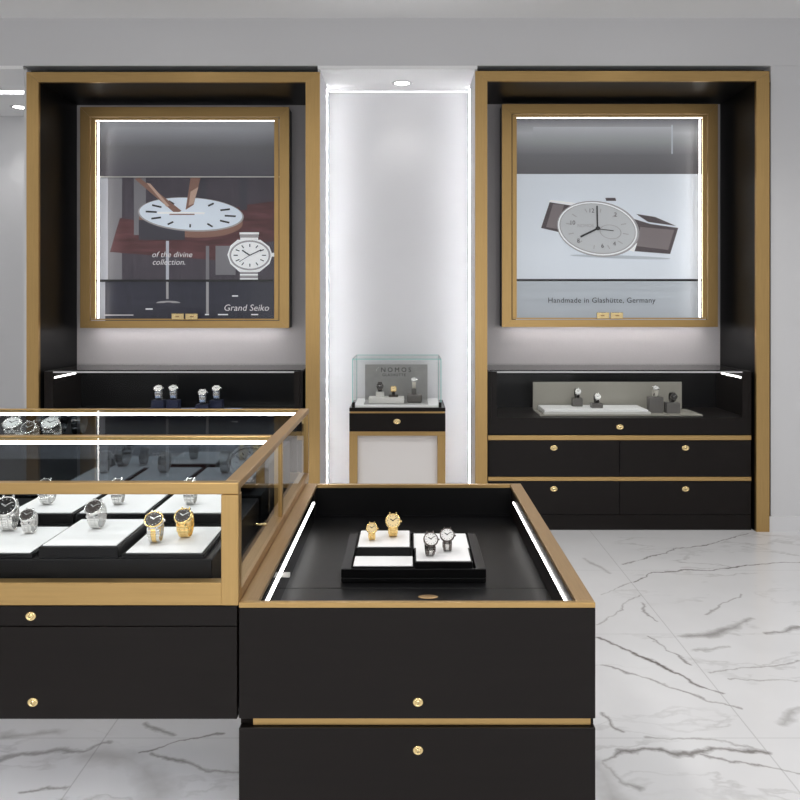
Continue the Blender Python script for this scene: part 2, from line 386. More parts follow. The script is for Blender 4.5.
# ------------------------------------------------------------ wall display units with niches
def wall_unit(pxs, label, top):
    """pxs: outer left, inner left, inner right, outer right columns of the brass frame"""
    x0, xi0, xi1, x1 = [X(p, D2) for p in pxs]; zt = Z(top, D2); zi = Z(top+10, D2)
    t = thing('niche_display_unit', label, 'display unit', ((x0+x1)/2, (D2+DB)/2, 0), 'tall brass framed wall display units')
    frame_mb(x0, x1, 0, zt, xi0-x0, x1-xi1, zt-zi, 0, D2-.02, D2+.004, BRASS, BRASSH).build('brass_frame', t)
    B('side_panel', t, (xi0-.055, xi0, D2+.004, DB, 0, zi), NICHE)
    B('side_panel', t, (xi1, xi1+(.055 if top == 73 else x1-xi1+.014), D2+.004, DB, 0, zi), NICHE)
    B('top_panel', t, (xi0-.055, xi1+.055, D2+.004, DB, zi, zt+.012), NICHE)
    mb = MB(); mb.box(xi0, xi1, DB-.018, DB, 0, zi, PANEL); b = mb.build('back_panel', t); b['label'] = 'lilac grey back panel'
    return x0, xi0, xi1, x1
L_ = wall_unit((28, 40, 306, 320), 'tall brass framed black wall niche left of the bright alcove', 73)
R_ = wall_unit((475, 487, 755, 768), 'tall brass framed black wall niche right of the bright alcove', 72)

# ------------------------------------------------------------ base showcases inside the units
DS = 4.895
def showcase(xp0, xp1, label, side):
    x0, x1 = X(xp0, DS), X(xp1, DS); xm = (x0+x1)/2; yb = DB-.022
    z = lambda py: Z(py, DS)
    t = thing('base_showcase', label, 'display cabinet', (xm, (DS+yb)/2, 0), 'low glass topped cabinets inside the niches')
    B('carcass', t, (x0, x1, DS+.018, yb, 0, z(418)), BLACK)
    B('plinth', t, (x0, x1, DS+.004, DS+.017, 0, z(515)), BLACK)
    zt = z(371.5)
    wl = X(497, DS)-X(488, DS)
    B('side_wall', t, (x0, x0+.02, DS, yb, z(418), zt), BLACK, .001); B('side_wall', t, (x1-.02, x1, DS, yb, z(418), zt), BLACK, .001)
    B('corner_post', t, (x0+.0205, x0+wl, DS, DS+.02, z(418), zt), BLACK); B('corner_post', t, (x1-wl, x1-.0205, DS, DS+.02, z(418), zt), BLACK)
    B('rear_wall', t, (x0+.02, x1-.02, yb-.015, yb, z(418), zt), BLACKI)
    f = B('flap', t, (x0, x1, DS, DS+.017, z(434.5), z(418)), BLACK, .001); f['label'] = 'narrow locked flap under the glass'
    lock(f, X(620 if side > 0 else 174, DS), DS, z(427), .018)
    B('brass_rail', t, (x0, x1, DS+.001, DS+.017, z(440.2), z(435.5)), BRASSH, .001); B('brass_rail', t, (x0, x1, DS+.001, DS+.017, z(481), z(477)), BRASSH, .001)
    g = .0015
    for a, b, py0, py1, pl in ((x0, xm, 476.5, 440.7, 448), (xm, x1, 476.5, 440.7, 448), (x0, xm, 514.5, 481.5, 489), (xm, x1, 514.5, 481.5, 489)):
        d = B('drawer', t, (a+g, b-g, DS, DS+.017, z(py0), z(py1)), BLACK, .001)
        lock(d, (a+b)/2, DS, z(pl), .018)
    B('front_glass', t, (x0+wl+.001, x1-wl-.001, DS+.004, DS+.010, z(418)+.001, zt-.012), GLF)
    B('top_glass', t, (x0, x1, DS, yb, zt+.001, zt+.009), GL)
    bar = B('front_rail', t, (x0+wl, x1-wl, DS+.001, DS+.012, zt-.008, zt), ALU)
    bar_led('light_strip', t, (x0+wl+.02, x1-wl-.02, DS+.0125, DS+.020, zt-.006, zt-.001), 'lit white strip under the glass top')
    bar_led('light_strip', t, (x0+.021, x0+.027, DS+.06, yb-.12, zt-.048, zt-.040)); bar_led('light_strip', t, (x1-.027, x1-.021, DS+.06, yb-.12, zt-.048, zt-.040))
    return t, z(418)
SL, zf = showcase(44, 303, 'low black glass-topped cabinet in the left niche, partly behind the big glass case', -1)
SR, zf = showcase(488, 751.5, 'low black glass-topped cabinet with brass rails in the right niche', 1)

# ------------------------------------------------------------ wall vitrines with posters
DV = 5.28; DP = 5.412
def wall_vitrine(px0, px1, py0, py1, label, ledside, shelves):
    x0, x1, z1, z0 = X(px0, DV), X(px1, DV), Z(py0, DV), Z(py1, DV); yb = DB-.019
    xm = (x0+x1)/2
    t = thing('poster_vitrine', label, 'display case', (xm, DV, z0), 'brass framed wall vitrines')
    w = .062
    mb = MB()
    mb.box(x0+.002, x0+.02, DV+.026, yb, z0+.002, z1-.002, BLACK); mb.box(x1-.02, x1-.002, DV+.026, yb, z0+.002, z1-.002, BLACK)
    mb.box(x0+.02, x1-.02, DV+.026, yb, z0+.002, z0+.02, BLACK); mb.box(x0+.02, x1-.02, DV+.026, yb, z1-.02, z1-.002, BLACK)
    mb.box(x0+.02, x1-.02, yb-.006, yb, z0+.02, z1-.02, BLACK)
    mb.build('housing', t)
    frame_mb(x0, x1, z0, z1, w, w, w, w*.75, DV, DV+.025, BRASS, BRASSH).build('outer_frame', t)
    xi0, xi1, zi0, zi1 = x0+w+.006, x1-w-.006, z0+w*.75+.005, z1-w-.006
    for a, b in ((xi0, xm-.001), (xm+.001, xi1)):
        d = MB(); d.box(a+.001, b-.001, DV+.010, DV+.014, zi0+.001, zi1-.001, GLF); d = d.build('glass_door', t)
        e = MB()
        e.box(a, b, DV+.006, DV+.018, zi1-.012, zi1, BRASSH); e.box(a, b, DV+.006, DV+.018, zi0, zi0+.008, BRASSH)
        if a == xi0: e.box(a, a+.028, DV+.006, DV+.018, zi0+.009, zi1-.013, BRASS)
        else: e.box(b-.028, b, DV+.006, DV+.018, zi0+.009, zi1-.013, BRASS)
        e.build('door_edge', d)
        c = MB(); q = -1 if a == xi0 else 1
        c.box(xm+q*.004, xm+q*.085, DV+.001, DV+.009, zi0+.002, zi0+.042, BRASSL, .002)
        c.box(xm+q*.035, xm+q*.06, DV, DV+.002, zi0+.018, zi0+.026, BRASSR)
        c.build('lock_plate', d)
    # light strips inside
    B('light_strip', t, (xi0+.01, xi1-.01, DV+.03, DV+.042, zi1-.016, zi1-.0125), SOFTLED, label='lit white strip along the top')
    sx = (xi0+.030, xi0+.042) if ledside < 0 else (xi1-.042, xi1-.030)
    bar_led('light_strip', t, (sx[0]+.003, sx[1]-.003, DV+.03, DV+.042, zi0+.01, zi1-.025), 'lit white strip down the side')
    B('light_strip', t, (x0+.05, x1-.05, DV+.06, DV+.075, z0-.0010, z0+.0018), UNDERV, label='unseen light strip added under the case')  # added out of view to lighten the back panel below
    for py, bright in shelves:
        zz = Z(py, DV+.03)
        s = MB(); s.box(x0+.022, x1-.022, DV+.045, yb-.02, zz-.003, zz+.003, GEDGE if False else GL)
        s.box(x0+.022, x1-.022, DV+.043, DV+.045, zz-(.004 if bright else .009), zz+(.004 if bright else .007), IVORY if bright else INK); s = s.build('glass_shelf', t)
        s['label'] = 'thin glass shelf'
    return x0, x1, z0, z1
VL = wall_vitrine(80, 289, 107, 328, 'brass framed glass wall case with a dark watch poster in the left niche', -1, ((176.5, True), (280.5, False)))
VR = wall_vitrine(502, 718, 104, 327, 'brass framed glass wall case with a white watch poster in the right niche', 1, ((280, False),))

def ink(name, col, **k):      # inks glow by themselves, emission added to brighten the sheets
    return mat('print_'+name, col, 0.35, emit=0.4, **k)
EM = .35
P_WHITE = ink('white', (0.62, 0.66, 0.72)); P_LOW = ink('pale_grey', (0.40, 0.43, 0.47)); P_BLACK = ink('black', (0.02, 0.02, 0.022))
P_STRAP = ink('brown_grey', (0.075, 0.06, 0.065)); P_STRAPL = ink('strap_light', (0.17, 0.145, 0.15)); P_STEEL = ink('steel', (0.30, 0.29, 0.30)); P_SIL = ink('silver', (0.75, 0.76, 0.78))
P_DIAL = ink('dial', (0.44, 0.45, 0.465)); P_DARK = ink('charcoal', (0.045, 0.043, 0.055)); P_RED = ink('dark_red', (0.085, 0.035, 0.038), noise=0.9, nscale=6, stretch=(1, 1, 5))
P_PLUM = ink('plum', (0.055, 0.047, 0.06), noise=0.4, nscale=8, stretch=(7, 1, 1)); P_PALE = ink('pale_blue', (0.60, 0.66, 0.74)); P_COPPER = ink('copper', (0.20, 0.11, 0.085))
P_COP2 = ink('light_copper', (0.42, 0.29, 0.23)); P_GREY = ink('mid_grey', (0.16, 0.155, 0.17)); P_NIGHT = ink('night', (0.028, 0.028, 0.042), noise=0.5, nscale=10, stretch=(8, 1, 1))
P_TXT = ink('text_grey', (0.6, 0.58, 0.6)); P_MIST = ink('mist', (0.40, 0.41, 0.46))
def grad(name, stops, z0, z1):
    m = bpy.data.materials.new('print_'+name); m.use_nodes = True; nt = m.node_tree; b = nt.nodes['Principled BSDF']; b.inputs['Roughness'].default_value = .35
    g = nt.nodes.new('ShaderNodeNewGeometry'); s = nt.nodes.new('ShaderNodeSeparateXYZ'); r = nt.nodes.new('ShaderNodeMapRange'); c = nt.nodes.new('ShaderNodeValToRGB')
    nt.links.new(g.outputs['Position'], s.inputs[0]); nt.links.new(s.outputs[2], r.inputs[0]); r.inputs[1].default_value = z0; r.inputs[2].default_value = z1
    nt.links.new(r.outputs[0], c.inputs[0]); nt.links.new(c.outputs[0], b.inputs['Base Color']); nt.links.new(c.outputs[0], b.inputs['Emission Color']); b.inputs['Emission Strength'].default_value = 0.4  # same added glow as the inks
    e = c.color_ramp.elements
    while len(e) < len(stops): e.new(0.5)
    for k, (p, col) in enumerate(stops): e[k].position = p; e[k].color = (*col, 1)
    return m
class Poster:
    """printed sheet: flat inked shapes a hair above each other; shapes given by where they lie on the sheet"""
    def __init__(s): s.mb = MB(); s.k = 0
    def y(s): s.k += 1; return DP-0.0004*s.k
    def pt(s, p): return (X(p[0], DP), Z(p[1], DP))
    def poly(s, pts, m):
        y = s.y(); s.mb.face([s.mb.v((a, y, b)) for a, b in map(s.pt, pts)], m)
    def rect(s, a, b, c, d, m): s.poly([(a, b), (c, b), (c, d), (a, d)], m)
    def ell(s, cx, cy, rx, ry, rot, m, r0=0.0, a0=0, a1=360, n=48):
        y = s.y(); c_, s_ = math.cos(math.radians(rot)), math.sin(math.radians(rot))
        def q(t, k):
            u, v = rx*k*math.cos(t), ry*k*math.sin(t); X_, Z_ = s.pt((cx+u*c_-v*s_, cy+u*s_+v*c_)); return s.mb.v((X_, y, Z_))
        ts = [math.radians(a0+(a1-a0)*i/n) for i in range(n+1)]
        if r0 == 0 and a1-a0 == 360: s.mb.face([q(t, 1) for t in ts[:-1]], m); return
        o = [q(t, 1) for t in ts]; i_ = [q(t, r0) for t in ts]
        for a in range(n): s.mb.face([o[a], o[a+1], i_[a+1], i_[a]], m)
    def line(s, p, q, w, m):
        d = Vector((q[0]-p[0], q[1]-p[1])); n = Vector((-d.y, d.x)).normalized()*w/2
        s.poly([(p[0]+n.x, p[1]+n.y), (q[0]+n.x, q[1]+n.y), (q[0]-n.x, q[1]-n.y), (p[0]-n.x, p[1]-n.y)], m)
    def text(s, t, px, py, size, m, **k):
        a, b = s.pt((px, py)); s.mb.text(t, size*DP/F, a, b, s.y(), m, th=0.0001, **k)
    def dial(s, cx, cy, rx, ry, rot, m, n=12, r0=.72, r1=.9, w=1.0):
        c_, s_ = math.cos(math.radians(rot)), math.sin(math.radians(rot))
        for i in range(n):
            t = 2*math.pi*i/n; e = lambda k: (cx+rx*k*math.cos(t)*c_-ry*k*math.sin(t)*s_, cy+rx*k*math.cos(t)*s_+ry*k*math.sin(t)*c_)
            s.line(e(r0), e(r1), w, m)
# right poster
p = Poster()
y = DP+.003; a = (X(516, DP), Z(121, DP)); b = (X(706, DP), Z(323, DP))
p.mb.box(a[0], b[0], DP, DP+.004, b[1], a[1], P_WHITE)
p.rect(516, 119, 706, 174, grad('grey_band_right', [(0, (0.10, 0.095, 0.105)), (.35, (.14, .14, .15)), (.75, (.34, .35, .37)), (1, (.16, .16, .18))], Z(174, DP), Z(119, DP)))
p.rect(533, 127, 672, 156, grad('soft_bar_right', [(0, (.13, .13, .14)), (.5, (.26, .27, .28)), (1, (.36, .37, .4))], Z(156, DP), Z(127, DP)))
p.line((672, 125), (672, 154), 1.5, P_LOW)
p.rect(516, 282, 706, 323, P_LOW)
p.poly([(550, 201), (573, 203), (567, 234), (541, 228)], P_STRAP); p.poly([(553, 204), (564, 205), (557, 229), (546, 227)], P_STRAPL); p.poly([(548, 202), (551, 200), (576, 203), (574, 206)], P_SIL)
p.poly([(636, 214), (655, 217), (676, 226), (648, 222)], P_STRAP); p.poly([(634, 219), (650, 224), (678, 228), (670, 254), (632, 251)], P_STRAP)
p.poly([(640, 227), (674, 230), (668, 250), (636, 246)], P_STRAPL); p.poly([(625, 249), (637, 243), (634, 252)], P_SIL)
p.ell(620, 257, 50, 1.6, 2, P_LOW)
p.ell(598, 229, 41.5, 27.5, 10, P_STEEL); p.ell(597.4, 228.8, 40, 26.2, 10, P_SIL); p.ell(597.4, 228.8, 38.5, 24.8, 10, P_STEEL); p.ell(597.4, 228.6, 37.6, 24, 10, P_DIAL)
p.poly([(605, 198), (615, 198), (616, 201), (606, 201)], P_STRAP)
p.dial(597, 229, 36, 23, 10, P_STEEL, 12, .72, .88, .8)
for tx, cx_, cy_ in (('12', 591, 211), ('2', 615, 215), ('8', 578, 241), ('10', 572, 223), ('4', 614, 244), ('6', 602, 246)): p.text(tx, cx_, cy_, 6, P_STRAP)
p.ell(610, 232, 11, 7, 10, P_STEEL, r0=.93)
p.line((597, 229), (596.5, 206), 1.5, P_BLACK); p.line((597.5, 228.5), (580, 237), 1.8, P_BLACK); p.line((597, 229), (613, 231), .8, P_BLACK); p.ell(597.3, 228.5, 2.3, 2, 0, P_BLACK)
p.text('NOMOS', 585, 226, 4.5, P_STEEL)
p.text('Handmade in Glashütte, Germany', 601, 300.5, 7.4, P_BLACK, spacing=1.05)
o = p.mb.build('poster'); tag(o, 'white poster of a slim wristwatch with dark strap, behind glass in the right niche', 'poster', 'watch posters')
# left poster
p = Poster()
p.mb.box(X(92, DP), X(283, DP), DP, DP+.004, Z(323, DP), Z(121, DP), P_PLUM)
p.rect(92, 119, 283, 176, grad('grey_band_left', [(0, (0.075, 0.07, 0.085)), (.5, (.11, .11, .12)), (1, (.28, .29, .32))], Z(176, DP), Z(119, DP)))
p.rect(92, 178, 108, 280, P_MIST); p.rect(108, 178, 122, 280, P_GREY)
p.poly([(245, 205), (283, 200), (283, 240), (200, 250), (210, 215)], P_RED); p.poly([(120, 218), (150, 222), (250, 232), (240, 262), (110, 252)], P_RED)
p.rect(134, 178, 146, 235, P_GREY); p.rect(200, 178, 206, 215, P_DARK); p.rect(240, 178, 247, 210, P_DARK)
p.ell(191, 221, 52, 16.5, 3, P_COPPER); p.rect(139, 220, 185, 240, P_DARK)
p.ell(191, 214.5, 53, 17, 3, P_STEEL); p.ell(191, 214, 51.5, 16, 3, P_PALE)
p.dial(191, 214, 50, 15, 3, P_BLACK, 12, .68, .9, 1.7)
p.poly([(135, 179), (140, 178), (182, 211), (176, 214)], P_COPPER); p.poly([(147, 183), (151, 184), (170, 206), (167, 207)], P_COP2)
p.poly([(191, 178), (201, 178), (194, 205), (186, 210)], P_COPPER); p.poly([(191, 192), (199, 187), (194, 204), (189, 206)], P_COP2)
p.line((158, 213), (205, 213.5), 2, P_SIL); p.line((170, 214.5), (195, 214.5), 1.2, P_COPPER)
p.line((168, 241), (168, 300), 3, P_MIST); p.line((208, 246), (208, 315), 3.4, P_GREY); p.ell(169, 302, 13, 3, 0, P_STEEL)
p.rect(216, 246, 236, 275, P_GREY)
p.rect(92, 282, 283, 323, P_NIGHT); p.rect(92, 282, 106, 323, P_MIST)
p.line((168, 282), (168, 299), 2.4, P_STEEL); p.ell(169, 303, 12, 2.2, 0, P_STEEL, a0=180, a1=360, r0=.3)
p.line((208, 282), (208, 315), 2.6, P_STEEL)
# pictured steel watch
for k in range(5): p.rect(240+k*.4, 232.5+k*2.6, 258.6-k*.4+.8, 234.7+k*2.6, P_SIL if k % 2 == 0 else P_STEEL)
for k in range(5): p.rect(240.5, 269.5+k*2.2, 258.5, 271.3+k*2.2, P_SIL if k % 2 == 0 else P_STEEL)
p.poly([(238, 240), (261, 240), (270, 247), (273, 255), (270, 264), (260, 272), (240, 272), (231, 264), (228, 255), (231, 246)], P_SIL)
p.ell(250.5, 255.5, 20.5, 15, 0, P_STEEL); p.ell(250.5, 255.5, 18.6, 13.3, 0, P_SIL); p.dial(250.5, 255.5, 18, 12.6, 0, P_BLACK, 12, .66, .9, 1.0)
p.line((250.5, 255.5), (243, 250.5), 1.3, P_BLACK); p.line((250.5, 255.5), (262, 250), 1.0, P_BLACK); p.line((250.5, 255.5), (240, 262), .6, P_BLACK); p.ell(274, 255, 2, 2, 0, P_SIL)
p.text('of the divine', 173, 255, 8, P_TXT, shear=.25); p.text('collection.', 170, 262.5, 8, P_TXT, shear=.25)
p.text('Grand Seiko', 247, 308, 9, P_TXT, shear=.2)
for a, b, c in ((233, 296, 239), (147, 309, 154), (206, 314.5, 210), (219, 314.5, 229), (252, 314.5, 259)): p.line((a, b), (c, b), 1.2, P_SIL)
p.line((106, 315), (135, 315), .9, P_TXT)
o = p.mb.build('poster'); tag(o, 'dark red poster of a floating watch dial and a steel wristwatch, in the left niche', 'poster', 'watch posters')

# ------------------------------------------------------------ watches
def make_watch(metal, dialm, strapm, r=0.020, leather=False, tilt=48, bezel=None, square=False, steep=None):
    """local: stands on z=0, faces -Y, closed strap loop in the YZ plane"""
    t = bpy.data.objects.new('wristwatch', None); COL.objects.link(t); t.empty_display_size = .02; t['_o'] = [0, 0, 0]
    k = r/0.020; ry, rz = .023*k, .0265*k; zc = rz+.0015
    el = math.radians(tilt); nrm = Vector((0, -math.cos(el), math.sin(el)))
    def P(a): return Vector((0, -ry*math.cos(a), zc+rz*math.sin(a)))
    hc = P(el)
    mb = MB(); n = 30
    for i in range(n):
        a = el+2*math.pi*(i+.5)/n; d = abs((a-el+math.pi) % (2*math.pi)-math.pi)
        if d < math.radians(34): continue
        c = P(a); tg = Vector((0, ry*math.sin(a), rz*math.cos(a))).normalized(); nn = Vector((1, 0, 0)).cross(tg)
        M = Matrix(((1, 0, 0, c.x), (0, tg.y, nn.y, c.y), (0, tg.z, nn.z, c.z), (0, 0, 0, 1)))
        mb.M = M; wd = (.0125 if d < 1.2 else .0108)*k; ln = .0029*k
        if leather: mb.box(-wd*.9, wd*.9, -ln*1.05, ln*1.05, -.001, .001, strapm, .0004)
        else:
            mb.box(-wd, -wd*.42, -ln*.92, ln*.92, -.0016, .0016, metal, .0005); mb.box(wd*.42, wd, -ln*.92, ln*.92, -.0012, .0012, metal, .0005)
            mb.box(-wd*.4, wd*.4, -ln*.92, ln*.92, -.0014, .0014, strapm, .0005)
    mb.build('strap' if leather else 'bracelet', t, local=True)
    up = Vector((0, math.sin(el), math.cos(el))); xa_ = Vector((1, 0, 0))
    M = Matrix(((1, 0, 0, hc.x), (0, up.y, nrm.y, hc.y), (0, up.z, nrm.z, hc.z), (0, 0, 0, 1)))
    mb = MB(); mb.M = M
    bz = bezel or metal
    if square:
        mb.box(-r, r, -r*.9, r*.9, -.002, .006, metal, .002)
    else:
        mb.lathe([(0, -.004), (r*.8, -.004), (r*.97, -.001), (r, .003), (r*.98, .0055), (r*.90, .0075), (r*.84, .0070), (r*.83, .0058)], metal, 36, [metal]*4+[bz]*3)
    for sx in (-1, 1):
        for sy in (-1, 1): mb.box(sx*r*.42-.0018*k, sx*r*.42+.0018*k, sy*r*.75 if sy > 0 else -r*1.2, r*1.2 if sy > 0 else -r*.75, -.003, .0035, metal, .0008)
    cs = mb.build('case', t, local=True)
    mb = MB(); mb.M = M @ Matrix.Translation((r*.98, 0, .0015)) @ Matrix.Rotation(math.pi/2, 4, 'Y'); mb.lathe([(0, .0035*k), (.0022*k, .0035*k), (.0026*k, .002*k), (.0026*k, 0)], metal, 14); mb.build('crown', t, local=True)
    mb = MB(); mb.M = M; rd = r*.83
    if square: mb.box(-r*.82, r*.82, -r*.74, r*.74, .0055, .0063, dialm)
    else: mb.lathe([(0, .0060), (rd, .0058)], dialm, 36)
    mk = INK if dialm in (DIALW, DIALY) else STEEL
    for i in range(12):
        a = i*math.pi/6; q = mb.M; mb.M = M @ Matrix.Rotation(a, 4, 'Z'); mb.box(-.0005*k, .0005*k, rd*.72, rd*.9, .0060, .0066, mk); mb.M = q
    mb.build('dial', t, local=True)
    mb = MB()
    for a, l, w_ in ((1.0, .5, .0011), (-.95, .75, .0008)):
        mb.M = M @ Matrix.Rotation(a, 4, 'Z'); mb.box(-w_*k, w_*k, -.002*k, rd*l, .0067, .0071, mk)
    mb.build('hands', t, local=True)
    return t
W = {}
def watch(kind, x, y, z, label, rz=0.0, group='wristwatches on show'):
    spec = {'steel_black': (STEEL, DIALB, STEEL, .022), 'steel_small': (STEEL, DIALG, STEEL, .017), 'twotone': (STEEL, DIALG, GOLD, .021, False, 48, GOLD),
            'gold_grey': (GOLD, DIALG, GOLD, .020), 'gold_small': (GOLD, DIALY, GOLD, .0155, False, 35), 'gold_big': (GOLD, DIALY, GOLD, .021, False, 35),
            'dark_white': (STEELD, DIALW, STEEL, .0195, False, 40, STEELD), 'steel_plain': (STEEL, DIALG, STEEL, .020), 'chrono': (STEEL, DIALB, STEEL, .025, False, 42),
            'leather_white': (STEEL, DIALW, LEATHER, .021, True, 25), 'leather_black': (STEELD, DIALB, LEATHER, .022, True, 12), 'cream': (STEEL, DIALW, LEATHERW, .021, True, 62),
            'silver_white': (STEEL, DIALW, STEEL, .029, False, 55), 'square': (GOLD, DIALY, LEATHER, .018, True, 30, None, True)}[kind]
    if kind not in W: t = W[kind] = make_watch(*spec)
    else: t = copy_tree(W[kind])
    t.location = (x, y, z+.0003); t.rotation_euler = (0, 0, rz)
    return tag(t, label, 'watch', group)

# ------------------------------------------------------------ big foreground counter with open-top glass tray
D1, D1b = 1.64, 2.73
cx0, cx1 = X(238.8, D1), X(595.5, D1); fz = .65
zt = .742
ct = thing('display_counter', 'black drawer counter with brass rim and sunken watch tray in the foreground', 'counter', ((cx0+cx1)/2, (D1+D1b)/2, 0))
B('plinth', ct, (cx0+.03, cx1-.03, D1+.05, D1b-.03, 0, .08), BLACK)
B('carcass', ct, (cx0, cx1, D1+.020, D1b, .08, fz-.006), BLACK)
mb = MB(); mb.box(cx0, cx0+.034, D1+.02, D1b, fz-.006, zt, BLACK); mb.box(cx1-.034, cx1, D1+.02, D1b, fz-.006, zt, BLACK)
mb.box(cx0+.034, cx1-.034, D1b-.016, D1b, fz-.006, zt, BLACKI); mb.box(cx0+.034, cx1-.034, D1+.02, D1+.024, fz-.006, zt, BLACKI); mb.build('well_wall', ct)
ll = MB(); ll.box(cx0+.034, cx0+.037, D1+.03, D1b-.10, fz, zt-.004, DARKMIRROR); ll = ll.build('mirror_liner', ct); ll['label'] = 'smoked mirror lining the left side of the well'
B('well_floor', ct, (cx0+.034, cx1-.034, 2.021, D1b-.016, fz-.006, fz), BLACKI, .001)
fp = B('well_floor', ct, (cx0+.034, cx1-.034, D1+.024, 2.019, fz-.006, fz), BLACKI, .001)
dl = DF(597, fz)
mb = MB(); mb.M = Matrix.Translation((X(428, dl), dl, fz)); mb.lathe([(.024, 0), (.024, .001), (.020, .0022), (0, .0026)], BRASSR, 28, sy=.5); mb.build('finger_pull', fp)
d = B('drawer', ct, (cx0, cx1, D1, D1+.0195, .5205, zt-.0005), BLACK, .0012); lock(d, X(418, D1), D1, Z(702, D1), .0105)
d = B('drawer', ct, (cx0, cx1, D1, D1+.0195, .085, .502), BLACK, .0012); lock(d, X(418, D1), D1, Z(750, D1), .0105)
B('brass_inlay', ct, (cx0+.027, cx1-.008, D1+.009, D1+.0195, .5035, .519), BRASSH)
mb = MB()
mb.box(cx0, cx1, D1, D1+.0125, zt, .7525, BRASSH, .0008)
mb.box(cx0, cx0+.037, D1+.013, D1b, zt, .7525, BRASSR, .0008); mb.box(cx1-.037, cx1, D1+.013, D1b, zt, .7525, BRASSR, .0008)
mb.box(cx0+.0375, cx1-.0375, D1b-.02, D1b, zt, .7525, BRASSH, .0008)
mb.build('brass_rim', ct)
bar_led('light_strip', ct, (cx0+.0375, cx0+.0405, D1+.05, 2.62, .713, .717), 'lit white strip along the left side'); bar_led('light_strip', ct, (cx1-.0375, cx1-.0345, D1+.05, 2.64, .709, .713), 'lit white strip along the right side')
mb = MB(); mb.box(cx0+.037, cx0+.060, 1.93, 1.94, .706, .716, IVORY, .001); mb.build('strip_clip', ct)

# stepped watch tray standing in the well
def tray_block(name, label, args, m_top, m_side=BLACKI, th=.003, group='tray pads', recess=0.004):
    t = thing(name, label, 'display pad', ((args[0]+args[1])/2, (args[2]+args[3])/2, args[4]), group)
    B('block', t, (*args[:5], args[5]-th), m_side, .001)
    B('pad_top', t, (args[0]+recess, args[1]-recess, args[2]+recess, args[3]-recess, args[5]-th, args[5]), m_top, .001)
    return t
tb = thing('watch_tray', 'stepped black leather watch tray inside the foreground counter', 'tray', (.014, 2.22, fz))
mb = MB(); mb.box(-.168, .196, 2.06, 2.39, fz, fz+.012, BLACKI, .002)
mb.box(-.168, .196, 2.06, 2.066, fz+.012, fz+.034, BLACKI, .001); mb.box(-.168, .196, 2.384, 2.39, fz+.012, fz+.034, BLACKI, .001)
mb.box(-.168, -.143, 2.066, 2.384, fz+.012, fz+.034, BLACKI, .001); mb.box(.171, .196, 2.066, 2.384, fz+.012, fz+.034, BLACKI, .001); mb.build('tray_body', tb)
GP = 'white pads in the stepped counter tray'
tray_block('display_pad', 'raised white pad holding two gold watches, rear left of the counter tray', (-.136, .008, 2.152, 2.31, fz+.012, .713), WHITE, group=GP)
tray_block('display_pad', 'low empty white pad, front left of the counter tray', (-.140, .014, 2.068, 2.150, fz+.012, .690), WHITE, group=GP, recess=.002)
tray_block('display_pad', 'low silver grey pad, rear right of the counter tray', (.012, .168, 2.20, 2.345, fz+.012, .695), WHITE, group=GP)
tray_block('display_pad', 'white pad holding two dark rimmed watches, front right of the counter tray', (.017, .163, 2.068, 2.19, fz+.012, .702), WHITE, group=GP)
watch('gold_small', -.097, 2.215, .713, 'small gold watch, left of two on the counter tray')
watch('gold_big', -.041, 2.25, .713, 'large gold watch, right of two gold ones on the counter tray')
watch('dark_white', .056, 2.115, .702, 'white dialled watch with dark bezel, left one on the front right pad', .12)
watch('dark_white', .104, 2.155, .702, 'white dialled watch with dark bezel, right and slightly behind on the front right pad', -.1)

# ------------------------------------------------------------ glass showcase on the left
vx0, vx1 = -1.95, X(239.5, D1)-.002
DM, DR = 2.235, 2.81
gt = thing('glass_counter', 'large brass framed glass counter full of watches in the left foreground', 'display case', ((vx0+vx1)/2, (D1+DR)/2, 0))
bx1 = X(237, D1)
B('carcass', gt, (vx0, bx1, D1+.02, DR, .5195, .746), BLACK)
f1 = B('flap', gt, (vx0, bx1, D1, D1+.0195, Z(626.2, D1), .7455), BLACK, .0012); f1['label'] = 'narrow locked front flap'
lock(f1, X(31, D1), D1, Z(616, D1), .0105)
f2 = B('drawer', gt, (vx0, bx1, D1, D1+.0195, .5195, Z(627, D1)), BLACK, .0012); lock(f2, X(33, D1), D1, Z(702, D1), .0105)
for a_ in (vx0, bx1-.05): B('leg', gt, (a_, a_+.05, DR-.06, DR-.01, 0, .519), BLACK)
B('light_strip', gt, (vx0+.05, bx1-.03, 1.90, 1.915, .513, .519), UNDER, label='unseen light strip added under the counter')  # added out of view to lighten the floor underneath
B('leg', gt, (vx0, vx0+.05, D1+.03, D1+.08, 0, .519), BLACK)
zT = .992; rw = .032
mb = MB()   # base rails
mb.box(vx0, X(222, D1), D1, D1+.03, .746, .792, BRASSH, .002); mb.box(vx0, vx0+rw, D1+.03, DR, .746, .775, BRASSR, .001)
mb.box(vx1-rw, vx1, D1+.03, DR, .746, .772, BRASSR, .001); mb.box(vx0+rw, vx1-rw, DR-.025, DR, .746, .775, BRASSH, .001)
mb.build('base_rail', gt)
B('corner_post', gt, (vx1-.035, vx1, D1, D1+.03, .7465, zT-.0235), BRASS, .001); B('corner_post', gt, (vx0, vx0+.035, D1, D1+.03, .7925, zT-.0235), BRASS, .001)
B('corner_post', gt, (vx1-.022, vx1, DR-.022, DR, .7755, zT-.0165), BRASS, .001); B('corner_post', gt, (vx0, vx0+.022, DR-.022, DR, .7755, zT-.0165), BRASS, .001)
B('middle_post', gt, (vx1-.024, vx1-.003, DM-.012, DM+.012, .7725, zT-.0165), BRASS, .001); B('middle_post', gt, (vx0+.003, vx0+.024, DM-.012, DM+.012, .7755, zT-.0165), BRASS, .001)
B('top_rail', gt, (vx0, vx1, D1, D1+.022, zT-.023, zT), BRASSH, .0015)
